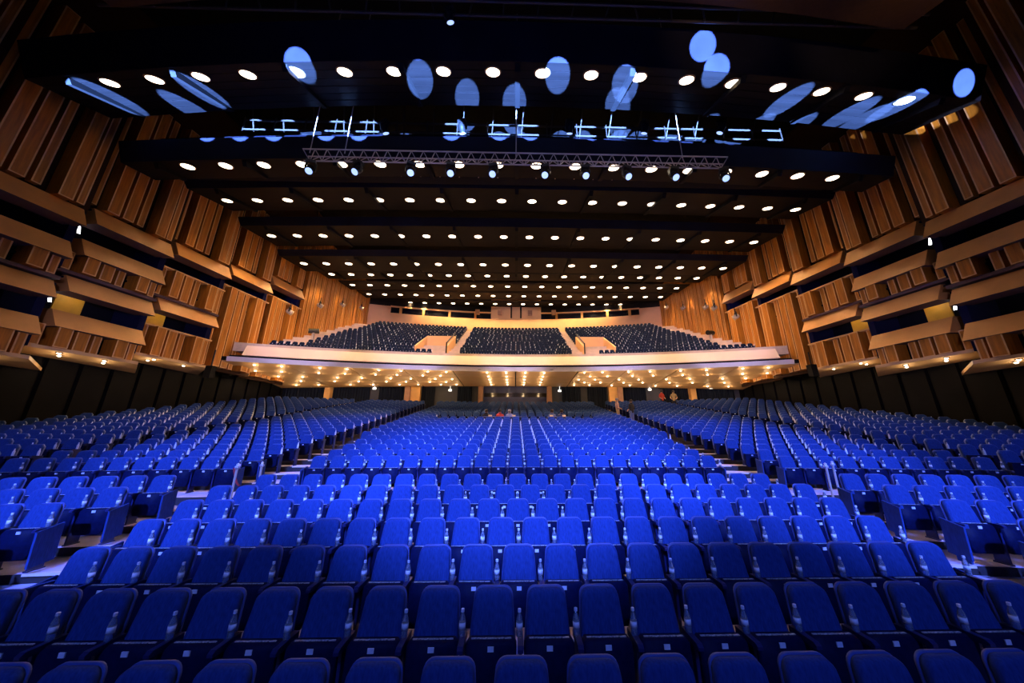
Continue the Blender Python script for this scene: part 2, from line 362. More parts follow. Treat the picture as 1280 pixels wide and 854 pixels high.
# light rows: Y, Z, slope of soffit, pixel rows of fascia top / fold / rear edge, bow, number of lamps
ROWS = [(9.39, 15.89, .42, 26, 77, 133, .0030, 18), (13.15, 15.21, .22, 172, 199, 222, .0018, 18), (17.44, 16.64, .27, 224, 236, 264, .0012, 20),
        (21.44, 16.77, .18, 273, 284, 309, .0008, 20), (25.43, 16.73, .14, 314, 322, 341, .0005, 20), (29.66, 17.88, .12, 341.5, 343, 351, 0, 20),
        (33.74, 18.74, .12, 353, 355, 364, 0, 20), (37.95, 19.49, .10, 365, 367, 375, -.0005, 20), (41.96, 20.12, .08, 376, 378, 385, -.001, 20), (45.2, 20.5, .05, 386, 387, 391, -.002, 18)]
HX = 18.6
XC = [-HX, -15, -12, -9, -6, -3, 0, 3, 6, 9, 12, 15, HX]
PANELS = []
for r, (LY, LZ, sl, yt, yf, yr, kb, n) in enumerate(ROWS):
    c = LZ - EYE - sl * LY
    Yf = c / (ry(yf) - sl); Zf = EYE + ry(yf) * Yf
    Yr = c / (ry(yr) - sl); Zr = EYE + ry(yr) * Yr
    Yt = Yf - (.55 if r == 0 else .35); Zt = EYE + ry(yt) * Yt
    PANELS.append((Yf, Zf, Yr, Zr, Yt, Zt, kb))
    B = lambda X, Y: Y + kb * X * X
    root = MB()
    # fascia slab
    lo = [[(X, B(X, Yt), Zt), (X, B(X, Yf), Zf), (X, B(X, Yf) + .12, Zf + .1), (X, B(X, Yt) + .15, Zt)] for X in XC]
    root.loft(lo); fas = chome(root.build('ceiling_panel', ['fascia'], ceiling))
    sub = lambda b, nm, m: b.build(nm, m, fas)
    if r == 0:
        edges = [-HX, -12.75, -8.5, -4.25, 0, 4.25, 8.5, 12.75, HX]
        for e0, e1 in zip(edges, edges[1:]):
            for j in range(6):
                a0 = j / 6 + .004; a1 = (j + 1) / 6 - .006
                pts = []
                for X, a in ((e0, a0), (e1, a0), (e1, a1), (e0, a1)):
                    pts.append((X, B(X, Yf + (Yr - Yf) * a), Zf + (Zr - Zf) * a))
                b = MB(); b.hexa(pts + [(x, y, z + .04) for x, y, z in pts]); sub(b, 'plank', ['ceil'])
        b = MB(); b.loft([[(X, B(X, Yf) + .06, Zf + .1), (X, B(X, Yr), Zr + .07), (X, B(X, Yr), Zr + .3), (X, B(X, Yf) + .06, Zf + .35)] for X in XC])
        sub(b, 'soffit_backing', ['rib'])
    else:
        b = MB(); b.loft([[(X, B(X, Yf), Zf), (X, B(X, Yr), Zr), (X, B(X, Yr), Zr + .2), (X, B(X, Yf) + .1, Zf + .2)] for X in XC]); sub(b, 'soffit', ['ceil'])
    if r < 6:
        for q in range(-4, 5):
            X = q * 4.25; h = .42 if r < 3 else .3; hw = .10
            y0 = B(X, Yf) - (.2 if r == 0 else .1); z0 = Zf + (Zt - Zf) * .35; y1 = B(X, Yr)
            b = MB(); m_y = B(X, Yf) + .25; m_z = Zf + sl * .25 - h * .6
            pr = [(y0, z0), (m_y, m_z), (y1, Zr - h * .25), (y1, Zr + .05), (m_y, Zf + .15)]
            b.loft([[(X - hw, y, z) for y, z in pr], [(X + hw, y, z) for y, z in pr]]); sub(b, 'rib', ['rib'])
# upper bulkhead seen through the first gap
Yf, Zf, Yr, Zr, Yt, Zt, kb = PANELS[1]
b = MB(); b.loft([[(X, Yt + .55 + kb * X * X, Zt - .1), (X, Yt + 1.5 + kb * X * X, Zt + 1.75), (X, Yt + 1.6 + kb * X * X, Zt + 1.75), (X, Yt + .7 + kb * X * X, Zt - .1)] for X in XC]); chome(b.build('bulkhead', ['fascia'], ceiling))
# panel over the stage edge, warm-lit underside
b = MB(); b.loft([[(X, 5.4 + .004 * X * X, 15.2), (X, 7.05 + .004 * X * X, 15.9), (X, 7.05 + .004 * X * X, 16.1), (X, 5.4 + .004 * X * X, 15.5)] for X in (-13, -9, -6, -3, 0, 3, 6, 9, 13)]); chome(b.build('ceiling_panel', ['overhang'], ceiling))

for X_ in (6.5, 11.5):
    spot('rigging_uplight', (X_, 4.3, 13.6), (X_ + .6, 6.9, 15.9 + .2), 400, (1, .62, .28), 60, .8, .1)
# ceiling downlights
ld = bpy.data.lights.new('downlight_beam', 'SPOT'); ld.energy = 980; ld.color = (1, .60, .26); ld.spot_size = math.radians(92); ld.spot_blend = .55; ld.shadow_soft_size = .2
ld_mid = ld.copy(); ld_mid.energy = 750
ld_front = ld.copy(); ld_front.energy = 60; ld_front.spot_size = math.radians(80)
ld_low = ld.copy(); ld_low.energy = 250; ld_low.spot_size = math.radians(88)
b = MB(); b.lathe([(.31, .06), (.31, 0.0), (.265, -.012), (.265, .0)], 18); RINGM = b.mesh('trim_ring', ['lampring'])
b = MB(); b.lathe([(.255, -.004), (.255, -.014)], 18); LENSM = b.mesh('lens', ['lamp'])
def downlight(name, loc, tilt, label, group, scale=1., light=None, ring=RINGM, lens=LENSM):
    o = empty(name, loc); o.scale = (scale,) * 3; tag(o, label, 'ceiling light', group)
    a = obj('trim_ring', ring, o); c_ = obj('lens', lens, o)
    a.rotation_euler.x = tilt; c_.rotation_euler.x = tilt
    if light:
        l = bpy.data.objects.new('beam', light); COL.objects.link(l); l.parent = o; l.location = (0, 0, -.08 if light.type == 'SPOT' else -.35)
    return o
for r, (LY, LZ, sl, yt, yf, yr, kb, n) in enumerate(ROWS):
    for i in range(n):
        X = (i - (n - 1) / 2) * 1.855
        q = abs(X) / 1.855 + .5
        lab = 'round warm downlight in ceiling row %s from the stage, %s %s of the centre rib' % (NUM[r + 1], ORD[int(q + .1)], 'left' if X < 0 else 'right')
        downlight('downlight', (X, LY + kb * X * X, LZ - .03), math.atan(sl), lab, 'round ceiling downlights', 1., [ld_front, ld_front, ld_low, ld_mid][r] if r < 4 else ld)

# ------------------------------------------------------------------ balcony
KB = .0082; BY = 25.0
XB = [-19.0, -17, -14, -11, -8, -5.5, -2.75, 0, 2.75, 5.5, 8, 11, 14, 17, 19.0]
def bal(X): return BY - KB * X * X
balc = tag(empty('balcony', (0, 25, 7.6)), kind='structure', )
BINV = Matrix.Translation((0, 25, 7.6)).inverted()
def bh(o): o.matrix_parent_inverse = BINV; return o
b = MB(); b.loft([[(X, bal(X) - .0, 8.05), (X, bal(X) + .28, 8.78), (X, bal(X) + .55, 8.78), (X, bal(X) + .55, 8.05)] for X in [-18.2] + XB[1:-1] + [18.2]]); bh(b.build('parapet', ['balc'], balc))
b = MB(); b.loft([[(X, bal(X) + .12, 7.62), (X, bal(X) + .08, 7.93), (X, bal(X) + .4, 7.93), (X, bal(X) + .4, 7.62)] for X in XB]); bh(b.build('pale_strip', ['balcstrip'], balc))  # plain pale band below the parapet, not a lamp
b = MB(); b.loft([[(X, bal(X) + .25, 7.92), (X, bal(X) + .25, 8.06), (X, bal(X) + .5, 8.06), (X, bal(X) + .5, 7.92)] for X in XB]); bh(b.build('shadow_gap', ['rib'], balc))
RW = lambda X: 34.7 - .0072 * X * X                  # rear wall under the balcony
def soff(u, v):                                      # u -1..1 across, v 0 front .. 1 rear
    Xf = u * 19.3; Xr = u * 21.4
    yf = bal(Xf) + .15; yr = RW(Xr)
    zf = 7.62; zr = 7.95 - .75 * u * u
    t = v
    return Vector((Xf + (Xr - Xf) * t, yf + (yr - yf) * t, zf + (zr - zf) * t))
UB = [-1, -.80, -.58, -.38, -.20, 0, .20, .38, .58, .80, 1]
UB = [-1, -.82, -.62, -.43, -.245, -.0, .245, .43, .62, .82, 1]
for u0, u1 in zip(UB, UB[1:]):
    for v0, v1 in ((0, .33), (.33, .66), (.66, 1)):
        g = .0022; P = [soff(u0 + g, v0 + .006), soff(u1 - g, v0 + .006), soff(u1 - g, v1 - .006), soff(u0 + g, v1 - .006)]
        b = MB(); b.hexa(P + [p + Vector((0, 0, .05)) for p in P]); bh(b.build('soffit_panel', ['soffit'], balc))
b = MB(); P = [soff(-1, 0), soff(1, 0), soff(1, 1), soff(-1, 1)]
b.loft([[soff(u, v) + Vector((0, 0, .08)) for v in (0, 1)] + [soff(u, v) + Vector((0, 0, .3)) for v in (1, 0)] for u in UB]); bh(b.build('soffit_backing', ['rib'], balc))
# stepped floor of the balcony
BR = [(27.2 + 1.1 * j, 9.79 - .80 + .527 * j) for j in range(14)]
for j, (Y, z) in enumerate(BR):
    y0 = Y - .55 if j else 25.4; y1 = BR[j + 1][0] - .55 if j < 13 else 44.5
    b = MB(); b.loft([[(X, y0 - KB * X * X, z - .6), (X, y0 - KB * X * X, z), (X, y1 - KB * X * X, z), (X, y1 - KB * X * X, z - .6)] for X in XB]); bh(b.build('balcony_tier', ['step'], balc))
# entrance niches in the balcony seating
for s in (-1, 1):
    nb = tag(empty('entrance_niche', (s * 7.1, 29, 9.5)), 'peach panelled balcony entrance niche beside the %s aisle steps' % SIDE[s], 'entrance')
    inv = Matrix.Translation(nb.location).inverted(); before = set(COL.objects)
    xa, xb = s * 8.55, s * 5.85
    mbox('back_panel', 'peach', nb, *sorted((xa, xb)), 31.4, 31.5, 9.0, 12.3)
    for nm, X, mt in (('outer_panel', xa, 'peach'), ('inner_panel', xb, 'peach')):
        b = MB(); x0, x1 = X - .05, X + .05
        pr = [(27.9, 9.0), (27.9, 10.35), (31.5, 12.3), (31.5, 9.0)]
        b.loft([[(x0, y, z) for y, z in pr], [(x1, y, z) for y, z in pr]]); b.build(nm, [mt], nb)
    b = MB(); b.tube((xb, 27.7, 9.0), (xb, 27.7, 10.55), .06); b.tube((xb, 27.7, 10.55), (xb, 31.3, 12.55), .06); b.build('handrail', ['black'], nb)
    for o in set(COL.objects) - before: o.matrix_parent_inverse = inv
# wall behind the balcony with control-room windows
wb = tag(empty('wall_back', (0, 43.5, 17)), kind='structure'); WINV = Matrix.Translation((0, 43.5, 17)).inverted()
BW = lambda X: 43.4 - KB * X * X
def wseg(name, x0, x1, z0, z1, m, par=wb, t=.2, dy=0., inv=WINV, curve=BW, n=6):
    xs = [x0 + (x1 - x0) * i / n for i in range(n + 1)]
    b = MB(); b.loft([[(X, curve(X) + dy, z0), (X, curve(X) + dy, z1), (X, curve(X) + dy + t, z1), (X, curve(X) + dy + t, z0)] for X in xs])
    o = b.build(name, [m], par); o.matrix_parent_inverse = inv; return o
wseg('wall_band', -18.9, 18.9, 15.4, 18.45, 'peach', n=14)
wseg('wall_head', -18.9, 18.9, 19.35, 22, 'dark', n=14)
wseg('wall_centre', -3.4, 3.4, 18.45, 22, 'peach', dy=-.05)
for s in (-1, 1):
    wseg('wall_corner', *sorted((s * 16.2, s * 18.9)), 18.4, 20.6, 'peach')
    wseg('window_glass', *sorted((s * 3.4, s * 16.2)), 18.45, 19.35, 'glass', dy=.1, n=10)
    wseg('window_head', *sorted((s * 3.4, s * 16.2)), 19.27, 19.42, 'peach', dy=-.08, n=10)
    for X in (5.5, 8.9, 12.2, 15.0): wseg('window_post', s * X - .14, s * X + .14, 18.45, 19.4, 'gold', dy=-.06, n=1)
    wseg('wall_slit', *sorted((s * .55, s * .75)), 18.6, 20.5, 'rib', dy=-.08, n=1, t=.04)
for k_, X in enumerate((-5.2, -2.2, 1.9, 5.1)):
    o = wseg('wall_loudspeaker', X - .28, X + .28, 18.95, 19.6, 'pillar', None, .3, -.45, Matrix(), n=1)
    tag(o, 'small brown loudspeaker above the balcony, %s from the left' % ORD[k_ + 1], 'loudspeaker', 'balcony rear loudspeakers')

# ------------------------------------------------------------------ rear wall under the balcony
wr = tag(empty('wall_rear', (0, 34.7, 5)), kind='structure'); RINV = Matrix.Translation((0, 34.7, 5)).inverted()
def rseg(name, x0, x1, z0, z1, m, par=wr, t=.15, dy=0., inv=RINV, n=3): return wseg(name, x0, x1, z0, z1, m, par, t, dy, inv, RW, n)
rseg('wall_panel', -21.4, 21.4, 3, 8.2, 'greywall', dy=.6, n=14)
rseg('recess_panel', -3.35, 3.35, 5, 6.9, 'bluewall', dy=.25, n=4)
rseg('recess_panel', -3.35, 3.35, 7.3, 8.2, 'bluewall', dy=.15, n=4)
rseg('booth_window', -3.2, 3.2, 6.9, 7.3, 'glass', dy=.32, n=4)
def px2X(x, d=33.8): return (x - 644) / F * d
for x0, x1, kind in ((597, 603, 'p'), (684, 690, 'p'), (514, 525, 'g'), (508, 514, 'p'), (762, 772, 'g'), (772, 778, 'p'), (419, 425, 'g'), (857, 863, 'g')):
    X0, X1 = px2X(x0), px2X(x1)
    rseg('pillar', X0, X1, 4.8, 8.2, 'gold' if kind == 'g' else 'pillar', dy=-.1 - (.25 if kind == 'p' else 0), t=.5, n=1)
CURT = [(570, 588), (704, 728), (736, 760), (526, 542), (476, 504), (426, 466), (778, 808), (828, 856), (866, 905), (376, 417)]
for ci, (x0, x1) in enumerate(sorted(CURT)):
    X0, X1 = px2X(x0), px2X(x1); n = max(6, int((X1 - X0) / .07)); b = MB()
    fr = [(X0 + (X1 - X0) * i / n, RW(X0 + (X1 - X0) * i / n) + .28 + .05 * math.sin(i * 1.9) + .02 * math.sin(i * .7)) for i in range(n + 1)]
    b.loft([[(x, y, 4.3) for x, y in fr] + [(x, y + .05, 4.3) for x, y in fr[::-1]], [(x, y, 7.95) for x, y in fr] + [(x, y + .05, 7.95) for x, y in fr[::-1]]])
    tag(b.build('curtain', ['curtain']), 'dark pleated curtain below the balcony, %s from the left' % ORD[ci + 1], 'curtain', 'curtains along the rear wall')
for ci, x in enumerate((376, 405, 473, 562, 700, 810, 878, 904)):
    X = px2X(x); p = Vector((X, RW(X) - .3, 7.45)); b = MB(); b.box(-.15, .15, -.03, .03, -.09, .09); b.box(-.015, .015, -.015, .015, .09, .45)
    o = b.build('exit_sign', ['sign']); o.location = p
    tag(o, 'small lit white sign under the balcony, %s from the left' % ORD[ci + 1], 'sign', 'lit signs under the balcony')

# balcony soffit downlights
sl_d = bpy.data.lights.new('soffit_bulb', 'POINT'); sl_d.energy = 15; sl_d.color = (1, .63, .30); sl_d.shadow_soft_size = .08
b = MB(); b.lathe([(.12, .03), (.12, -.02), (.10, -.025), (.10, 0)], 12); RING2 = b.mesh('trim_ring', ['lampring'])
b = MB(); b.lathe([(.075, -.016), (.07, -.045), (.04, -.075)], 12); LENS2 = b.mesh('lens', ['lampsm'])
cols = [-.113, -.038, .038, .113]
for a in (.29, .36, .46, .54, .65, .74, .86, .94): cols += [a, -a]
for v_i, v in enumerate((.07, .27, .46, .65, .84)):
    for u in sorted(cols):
        uu = u * (1.0 if abs(u) < .2 else 1) + (.0 if abs(u) < .2 else (.018 if v_i % 2 else -.018) * (1 if u > 0 else -1))
        p = soff(uu, v); rank = sorted(abs(c_) for c_ in cols if c_ > 0).index(abs(u)) + 1
        downlight('soffit_downlight', p + Vector((0, 0, .01)), 0, 'small warm downlight under the balcony, %s row from its edge, %s %s of centre' % (ORD[v_i + 1], ORD[rank], 'left' if u < 0 else 'right'),
                  'balcony soffit downlights', 1., sl_d, RING2, LENS2)
bx_d = bpy.data.lights.new('box_soffit_bulb', 'POINT'); bx_d.energy = 7; bx_d.color = (1, .68, .36); bx_d.shadow_soft_size = .08
cnt = {}
for s, k, p in box_down:
    if not k: continue
    cnt[(s, k)] = cnt.get((s, k), 0) + 1
    downlight('box_downlight', p, 0, 'small warm downlight under the %s box in bay %s, %s from the stage' % (SIDE[s], NUM[k], ORD[cnt[(s, k)]]), 'box soffit downlights', .85, bx_d, RING2, LENS2)
pl = bpy.data.lights.new('box_bulb', 'POINT'); pl.energy = 9; pl.color = (1, .75, .4); pl.shadow_soft_size = .1
for s, k, p, q, q2 in box_lamps:
    for nm, qq, wh in (('lower', q, p), ('upper', q2, None)):
        b = MB(); b.tube((0, 0, -.28), (s * .12, -.05, .28), .05, 8, 0); b.tube((0, 0, -.36), (0, 0, -.28), .06, 8, 1)
        o = b.build('reading_lamp', ['whiteglow', 'black']); o.location = qq
        tag(o, 'bright white tube lamp in the %s %s box, bay %s' % (nm, SIDE[s], NUM[k]), 'lamp', 'box reading lamps')
        if wh:
            l = bpy.data.objects.new('bulb', pl); COL.objects.link(l); l.parent = o; l.location = Vector(wh) - Vector(qq)

# ------------------------------------------------------------------ theatre seats
def rounded(hwb, hwt, z0, z1, rad, n=5):
    """seat-back outline in x,z: tapered, rounded top corners, slightly rounded bottom"""
    pts = [(-hwb * .93, z0), (hwb * .93, z0), (hwb, z0 + .05)]
    for i in range(n + 1):
        a = math.pi / 2 * i / n; pts.append((hwt - rad + rad * math.cos(a), z1 - rad + rad * math.sin(a)))
    for i in range(n + 1):
        a = math.pi / 2 + math.pi / 2 * i / n; pts.append((-hwt + rad + rad * math.cos(a), z1 - rad + rad * math.sin(a)))
    pts.append((-hwb, z0 + .05)); return pts
REC = math.tan(math.radians(13))
def seat_meshes():
    out = {}
    ol = rounded(.235, .198, .40, .95, .085); cx_, cz_ = 0, .68
    def ring(sc, dy): return [(x * sc, (cz_ + (z - cz_) * sc - .40) * REC - .02 + dy, cz_ + (z - cz_) * sc) for x, z in ol]
    b = MB(); b.loft([ring(.97, .03), ring(1.0, .0), ring(.985, -.03), ring(.93, -.05), ring(.80, -.053)]); out['backrest'] = b.mesh('backrest', ['fabric'], True)
    b = MB(); b.loft([ring(1.0, .034), ring(1.018, .036), ring(1.018, .055), ring(.9, .075)]); out['back_shell'] = b.mesh('back_shell', ['shell'], True)
    # folded seat pan
    sp = [(-.20, .17), (.20, .17), (.235, .25), (.24, .575), (.21, .615), (-.21, .615), (-.24, .575), (-.235, .25)]
    def r2(sc, y): return [(x * sc, y + (z - .17) * .10, .40 + (z - .40) * sc) for x, z in sp]
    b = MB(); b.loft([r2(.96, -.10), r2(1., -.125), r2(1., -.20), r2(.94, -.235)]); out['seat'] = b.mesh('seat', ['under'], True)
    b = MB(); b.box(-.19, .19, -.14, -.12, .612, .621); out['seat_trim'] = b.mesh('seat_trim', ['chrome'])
    b = MB(); b.box(-.028, .028, -.208, -.198, .545, .585); out['number_plate'] = b.mesh('number_plate', ['plate'])
    b = MB()
    b.loft([[(.252, -.30, .575), (.302, -.30, .575), (.302, -.30, .60), (.252, -.30, .60)], [(.25, -.27, .57), (.304, -.27, .57), (.304, -.27, .622), (.25, -.27, .622)], [(.25, .03, .56), (.304, .03, .56), (.304, .03, .625), (.25, .03, .625)]])
    b.box(.262, .292, -.20, .02, .0, .57); b.box(.25, .304, -.22, .04, 0, .02)
    out['armrest'] = b.mesh('armrest', ['arm'])
    b = MB(); pr = [(-.27, .06), (-.30, .58), (.08, .66), (.10, .1)]
    b.loft([[(.305, y, z) for y, z in pr], [(.335, y, z) for y, z in pr]]); out['end_panel_r'] = b.mesh('end_panel', ['fabric'])
    b = MB(); b.loft([[(-.335, y, z) for y, z in pr], [(-.305, y, z) for y, z in pr]]); b.box(-.304, -.25, -.30, .03, .56, .622); b.box(-.292, -.262, -.2, .02, 0, .57); out['end_panel_l'] = b.mesh('end_panel', ['fabric'])
    return out
SM = seat_meshes()
# bottle
BP_ = [(.026, 0), (.031, .006), (.031, .055), (.0315, .06), (.0315, .115), (.031, .12), (.028, .15), (.014, .185), (.013, .195), (.016, .197), (.016, .222), (.013, .225)]
b = MB(); b.lathe(BP_[:9], 10); BOT = b.mesh('water_bottle', ['bottle'], True)
b = MB(); b.lathe([(.0322, .06), (.0322, .115)], 10); BLAB = b.mesh('paper_label', ['label'], True)
b = MB(); b.lathe(BP_[8:], 10); BCAP = b.mesh('cap', ['cap'])
def seat_pose(X, Y, g, z):
    e = .01; sl_ = -(g(X + e) - g(X - e)) / (2 * e)
    return (X, Y - .14 - g(X), z), math.atan(sl_)
FSEATS = []; FAR = []; PITCH = .55
def place(X, Y, g, z, lab, ends, bottle=True): 
    loc, a = seat_pose(X, Y, g, z); FSEATS.append((loc, a, lab, ends, bottle))
def cname(i, n, X):
    q = abs(i - (n - 1) / 2)
    if q < .2: return 'on the centre line'
    return '%s %s of the centre line' % (ORD[int(math.ceil(q - .01))], 'left' if i < (n - 1) / 2 else 'right')
CN = [17, 22, 21, 22, 23, 24, 23]                 # seats in the centre block of the front rows
for i, (Y, z) in enumerate(FRONT):
    n = CN[i]
    for j in range(n):
        X = (j - (n - 1) / 2) * PITCH + .06
        if i == 1 and j == 0: pass
        lab = 'in row %s from the stage, %s' % (NUM[i + 1], cname(j, n, X))
        ends = ('l' if j == 0 and i > 1 else '') + ('r' if j == n - 1 and i > 1 else '')
        place(X, Y, gF, z, lab, ends)
    vis = {3: 3, 4: 5, 5: 7, 6: 9}.get(i, 0)
    for s in (-1, 1):
        for j in range(vis):
            X = s * (7.95 + j * PITCH)
            place(X, Y - .32, gF, z + .03, 'in row %s from the stage, %s side block, %s from the aisle' % (NUM[i + 1], SIDE[s], ORD[j + 1]), ('r' if s < 0 else 'l') if j == 0 else '')
def rear_blocks(i):
    hw = 6.75 + .03 * i
    n = int(2 * hw / PITCH); n -= (n % 2 == 0)
    return n, hw
NEAR_REAR = 2
for i, (Y, z) in enumerate(REAR):
    n, hw = rear_blocks(i)
    for j in range(n):
        X = (j - (n - 1) / 2) * PITCH + .03
        if 12 <= i <= 13 and abs(X) < 5.2: continue           # control desk
        if i < NEAR_REAR:
            place(X, Y, gR, z, 'in row %s from the stage, %s' % (NUM[8 + i], cname(j, n, X)), ('l' if j == 0 else '') + ('r' if j == n - 1 else ''))
        else: FAR.append((seat_pose(X, Y, gR, z), i < 14))
    for s in (-1, 1):
        for bn, xa, xb in (('middle', 8.1 + .02 * i, 13.2), ('outer', 14.6, 20.9)):
            m = int((xb - xa) / PITCH) + 1
            for j in range(m):
                X = s * (xa + .27 + j * PITCH)
                if abs(X) > 20.8: continue
                if Y - gR(X) > RW(X) - 1.0: continue
                if i < NEAR_REAR and bn == 'middle' or (i == 0 and j < 7):
                    place(X, Y, gR, z, 'in row %s from the stage, %s %s block, %s from its aisle' % (NUM[8 + i], SIDE[s], bn, ORD[j + 1]), ('r' if s < 0 else 'l') if j == 0 else '')
                else: FAR.append((seat_pose(X, Y, gR, z), i < 14))
PARTS = ['backrest', 'back_shell', 'seat', 'seat_trim', 'number_plate', 'armrest']
for loc, a, lab, ends, bot in FSEATS:
    o = empty('theatre_chair', loc, a); tag(o, 'blue folding seat ' + lab, 'seat', 'blue folding seats of the stalls')
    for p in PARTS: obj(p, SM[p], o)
    if 'l' in ends: obj('end_panel', SM['end_panel_l'], o)
    if 'r' in ends: obj('end_panel', SM['end_panel_r'], o)
    c, s_ = math.cos(a), math.sin(a); dx, dy = .272 + random.uniform(-.006, .006), -.10 + random.uniform(-.02, .02)
    bt = obj('water_bottle', BOT, None, (loc[0] + dx * c - dy * s_, loc[1] + dx * s_ + dy * c, loc[2] + .624), random.uniform(0, 6))
    tag(bt, 'water bottle on armrest ' + lab.replace('from the stage', 'from stage').replace('of the centre line', 'of centre line').replace('from its aisle', 'from aisle'), 'bottle', 'water bottles on the armrests')
    obj('paper_label', BLAB, bt); obj('cap', BCAP, bt)
print('SEATS', len(FSEATS), len(FAR))
# all remaining seats: one joined object each
import numpy as np
def far_seat(scale=1., fab=0):
    b = MB(); ol = [(-.22, .40), (.22, .40), (.225, .5), (.20, .87), (.13, .95), (-.13, .95), (-.20, .87), (-.225, .5)]
    def ring(sc, dy): return [(x * sc, (z - .40) * REC - .02 + dy, .68 + (z - .68) * sc) for x, z in ol]
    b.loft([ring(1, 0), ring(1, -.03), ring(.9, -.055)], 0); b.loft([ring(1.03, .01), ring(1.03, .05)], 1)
    sp = [(-.19, .18), (.19, .18), (.235, .28), (.22, .615), (-.22, .615), (-.235, .28)]
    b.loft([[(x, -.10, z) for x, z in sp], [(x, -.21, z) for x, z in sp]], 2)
    b.box(.25, .30, -.30, .04, .55, .62, 3); b.box(.262, .292, -.20, .02, 0, .55, 3)
    b.box(-.026, .026, -.222, -.21, .55, .585, 4)
    return b
def far_bottle():
    b = MB(); b.lathe([(.031, .624), (.031, .74), (.015, .79), (.015, .83)], 6, 0, [0, 0, 1], (.272, -.1, 0)); return b
def scatter(name, proto, mats, poses, scale=1.):
    V = np.array(proto.v) * scale; nv = len(V); allv = []; allf = []; allm = []
    for i, (loc, a) in enumerate(poses):
        c, s_ = math.cos(a), math.sin(a)
        R = np.array([[c, s_, 0], [-s_, c, 0], [0, 0, 1]]); allv.append(V @ R + np.array(loc))
        allf += [[x + i * nv for x in f] for f in proto.f]; allm += proto.m
    me = bpy.data.meshes.new(name); me.from_pydata(np.concatenate(allv).tolist(), [], allf)
    for m in mats: me.materials.append(M_[m])
    me.polygons.foreach_set('material_index', allm); me.update()
    bm = bmesh.new(); bm.from_mesh(me); bmesh.ops.recalc_face_normals(bm, faces=bm.faces); bm.to_mesh(me); bm.free()
    return obj(name, me)
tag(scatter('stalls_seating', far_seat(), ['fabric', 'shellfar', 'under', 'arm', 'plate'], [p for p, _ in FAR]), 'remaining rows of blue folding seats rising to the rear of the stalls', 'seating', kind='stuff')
tag(scatter('stalls_bottles', far_bottle(), ['label', 'cap'], [p for p, f in FAR if f and random.random() < .9]), 'rows of water bottles on the armrests of the middle stalls', 'bottles', kind='stuff')
# balcony seating
BSEAT = []; BP = .435
for j, (Y, z) in enumerate(BR):
    t = j / 13; xa = 4.75 + .75 * t
    n = int(2 * xa / BP)
    XSB = [(q - (n - 1) / 2) * BP for q in range(n)]
    X = xa + .95
    while X < 16.6 if j else X < 18.3:
        XSB += [X, -X]; X += BP
    for X in XSB:
        if 5.6 < abs(X) < 8.75 and 0 < j < 5: continue
        if j == 0 and 5.6 < abs(X) < 6.6: continue
        BSEAT.append(((X, Y - .1 - KB * X * X, z), math.atan(-2 * KB * X)))
tag(scatter('balcony_seating', far_seat(), ['balcseat', 'shell', 'balcseat', 'arm', 'plate'], BSEAT, .80), 'blue seats, darkened as in shade, filling the steep balcony', 'seating', kind='stuff')
tag(scatter('balcony_bottles', far_bottle(), ['label', 'cap'], [p for p in BSEAT if random.random() < .45], .8), 'water bottles standing on the balcony armrests', 'bottles', kind='stuff')

# ------------------------------------------------------------------ truss, bridges and stage lights
TY = 12.2; zt = EYE + ry(196) * TY; zb_ = EYE + ry(206) * TY
tr = tag(empty('lighting_truss', (0, TY, zt)), 'long aluminium truss hanging below the second ceiling panel', 'truss'); TINV = Matrix.Translation((0, TY, zt)).inverted()
def th(o): o.matrix_parent_inverse = TINV; return o
x0, x1 = at(380, 200, Y=TY).x, at(907, 204, Y=TY).x
for nm, dy, z in (('chord', -.2, zt), ('chord', .2, zt), ('chord', 0, zb_)):
    b = MB(); b.tube((x0, TY + dy, z), (x1, TY + dy, z), .035, 6); th(b.build(nm, ['alu'], tr))
nseg = 36
for i in range(nseg):
    xa = x0 + (x1 - x0) * i / nseg; xb = x0 + (x1 - x0) * (i + .5) / nseg; xc = x0 + (x1 - x0) * (i + 1) / nseg
    for dy in (-.2, .2):
        b = MB(); b.tube((xa, TY + dy, zt), (xb, TY, zb_), .018, 4); b.tube((xb, TY, zb_), (xc, TY + dy, zt), .018, 4); th(b.build('lattice', ['alu'], tr))
for x, xt in ((386, 392), (430, 441), (645, 646), (853, 848)):
    a = at(x, 196, Y=TY); b = MB(); b.tube((a.x, TY, zt), (a.x, TY, 24.05), .02, 5); th(b.build('hanger', ['alu'], tr))
def moving_head():
    o = empty('moving_head')
    b = MB(); b.box(-.2, .2, -.16, .16, -.14, 0); b.box(-.05, .05, -.05, .05, 0, .1); b.build('base', ['black'], o)
    for s in (-1, 1):
        b = MB(); b.loft([[(s * .17, -.05, -.14), (s * .21, -.05, -.14), (s * .21, .05, -.14), (s * .17, .05, -.14)], [(s * .19, -.07, -.35), (s * .24, -.07, -.35), (s * .24, .07, -.35), (s * .19, .07, -.35)], [(s * .18, -.05, -.5), (s * .22, -.05, -.5), (s * .22, .05, -.5), (s * .18, .05, -.5)]]); b.build('yoke_arm', ['black'], o)
    hd = MB(); hd.lathe([(.10, .24), (.16, .18), (.17, 0), (.15, -.16), (.17, -.2), (.17, -.24)], 12, 0); h = hd.build('head', ['black'], o, True)
    h.location = (0, 0, -.42); h.rotation_euler = (math.radians(-32), 0, 0)
    lb_ = MB(); lb_.lathe([(.15, -.242), (.15, -.25)], 12, 0); obj('lens', lb_.mesh('lens', ['bluelens']), h)
    return o
MH = moving_head(); first = True
def put_head(loc, label, group, rz=0., sc=1.):
    global first
    o = MH if first else copy_tree(MH); first = False
    o.location = loc; o.rotation_euler.z = rz; o.scale = (sc,) * 3; tag(o, label, 'stage light', group); return o
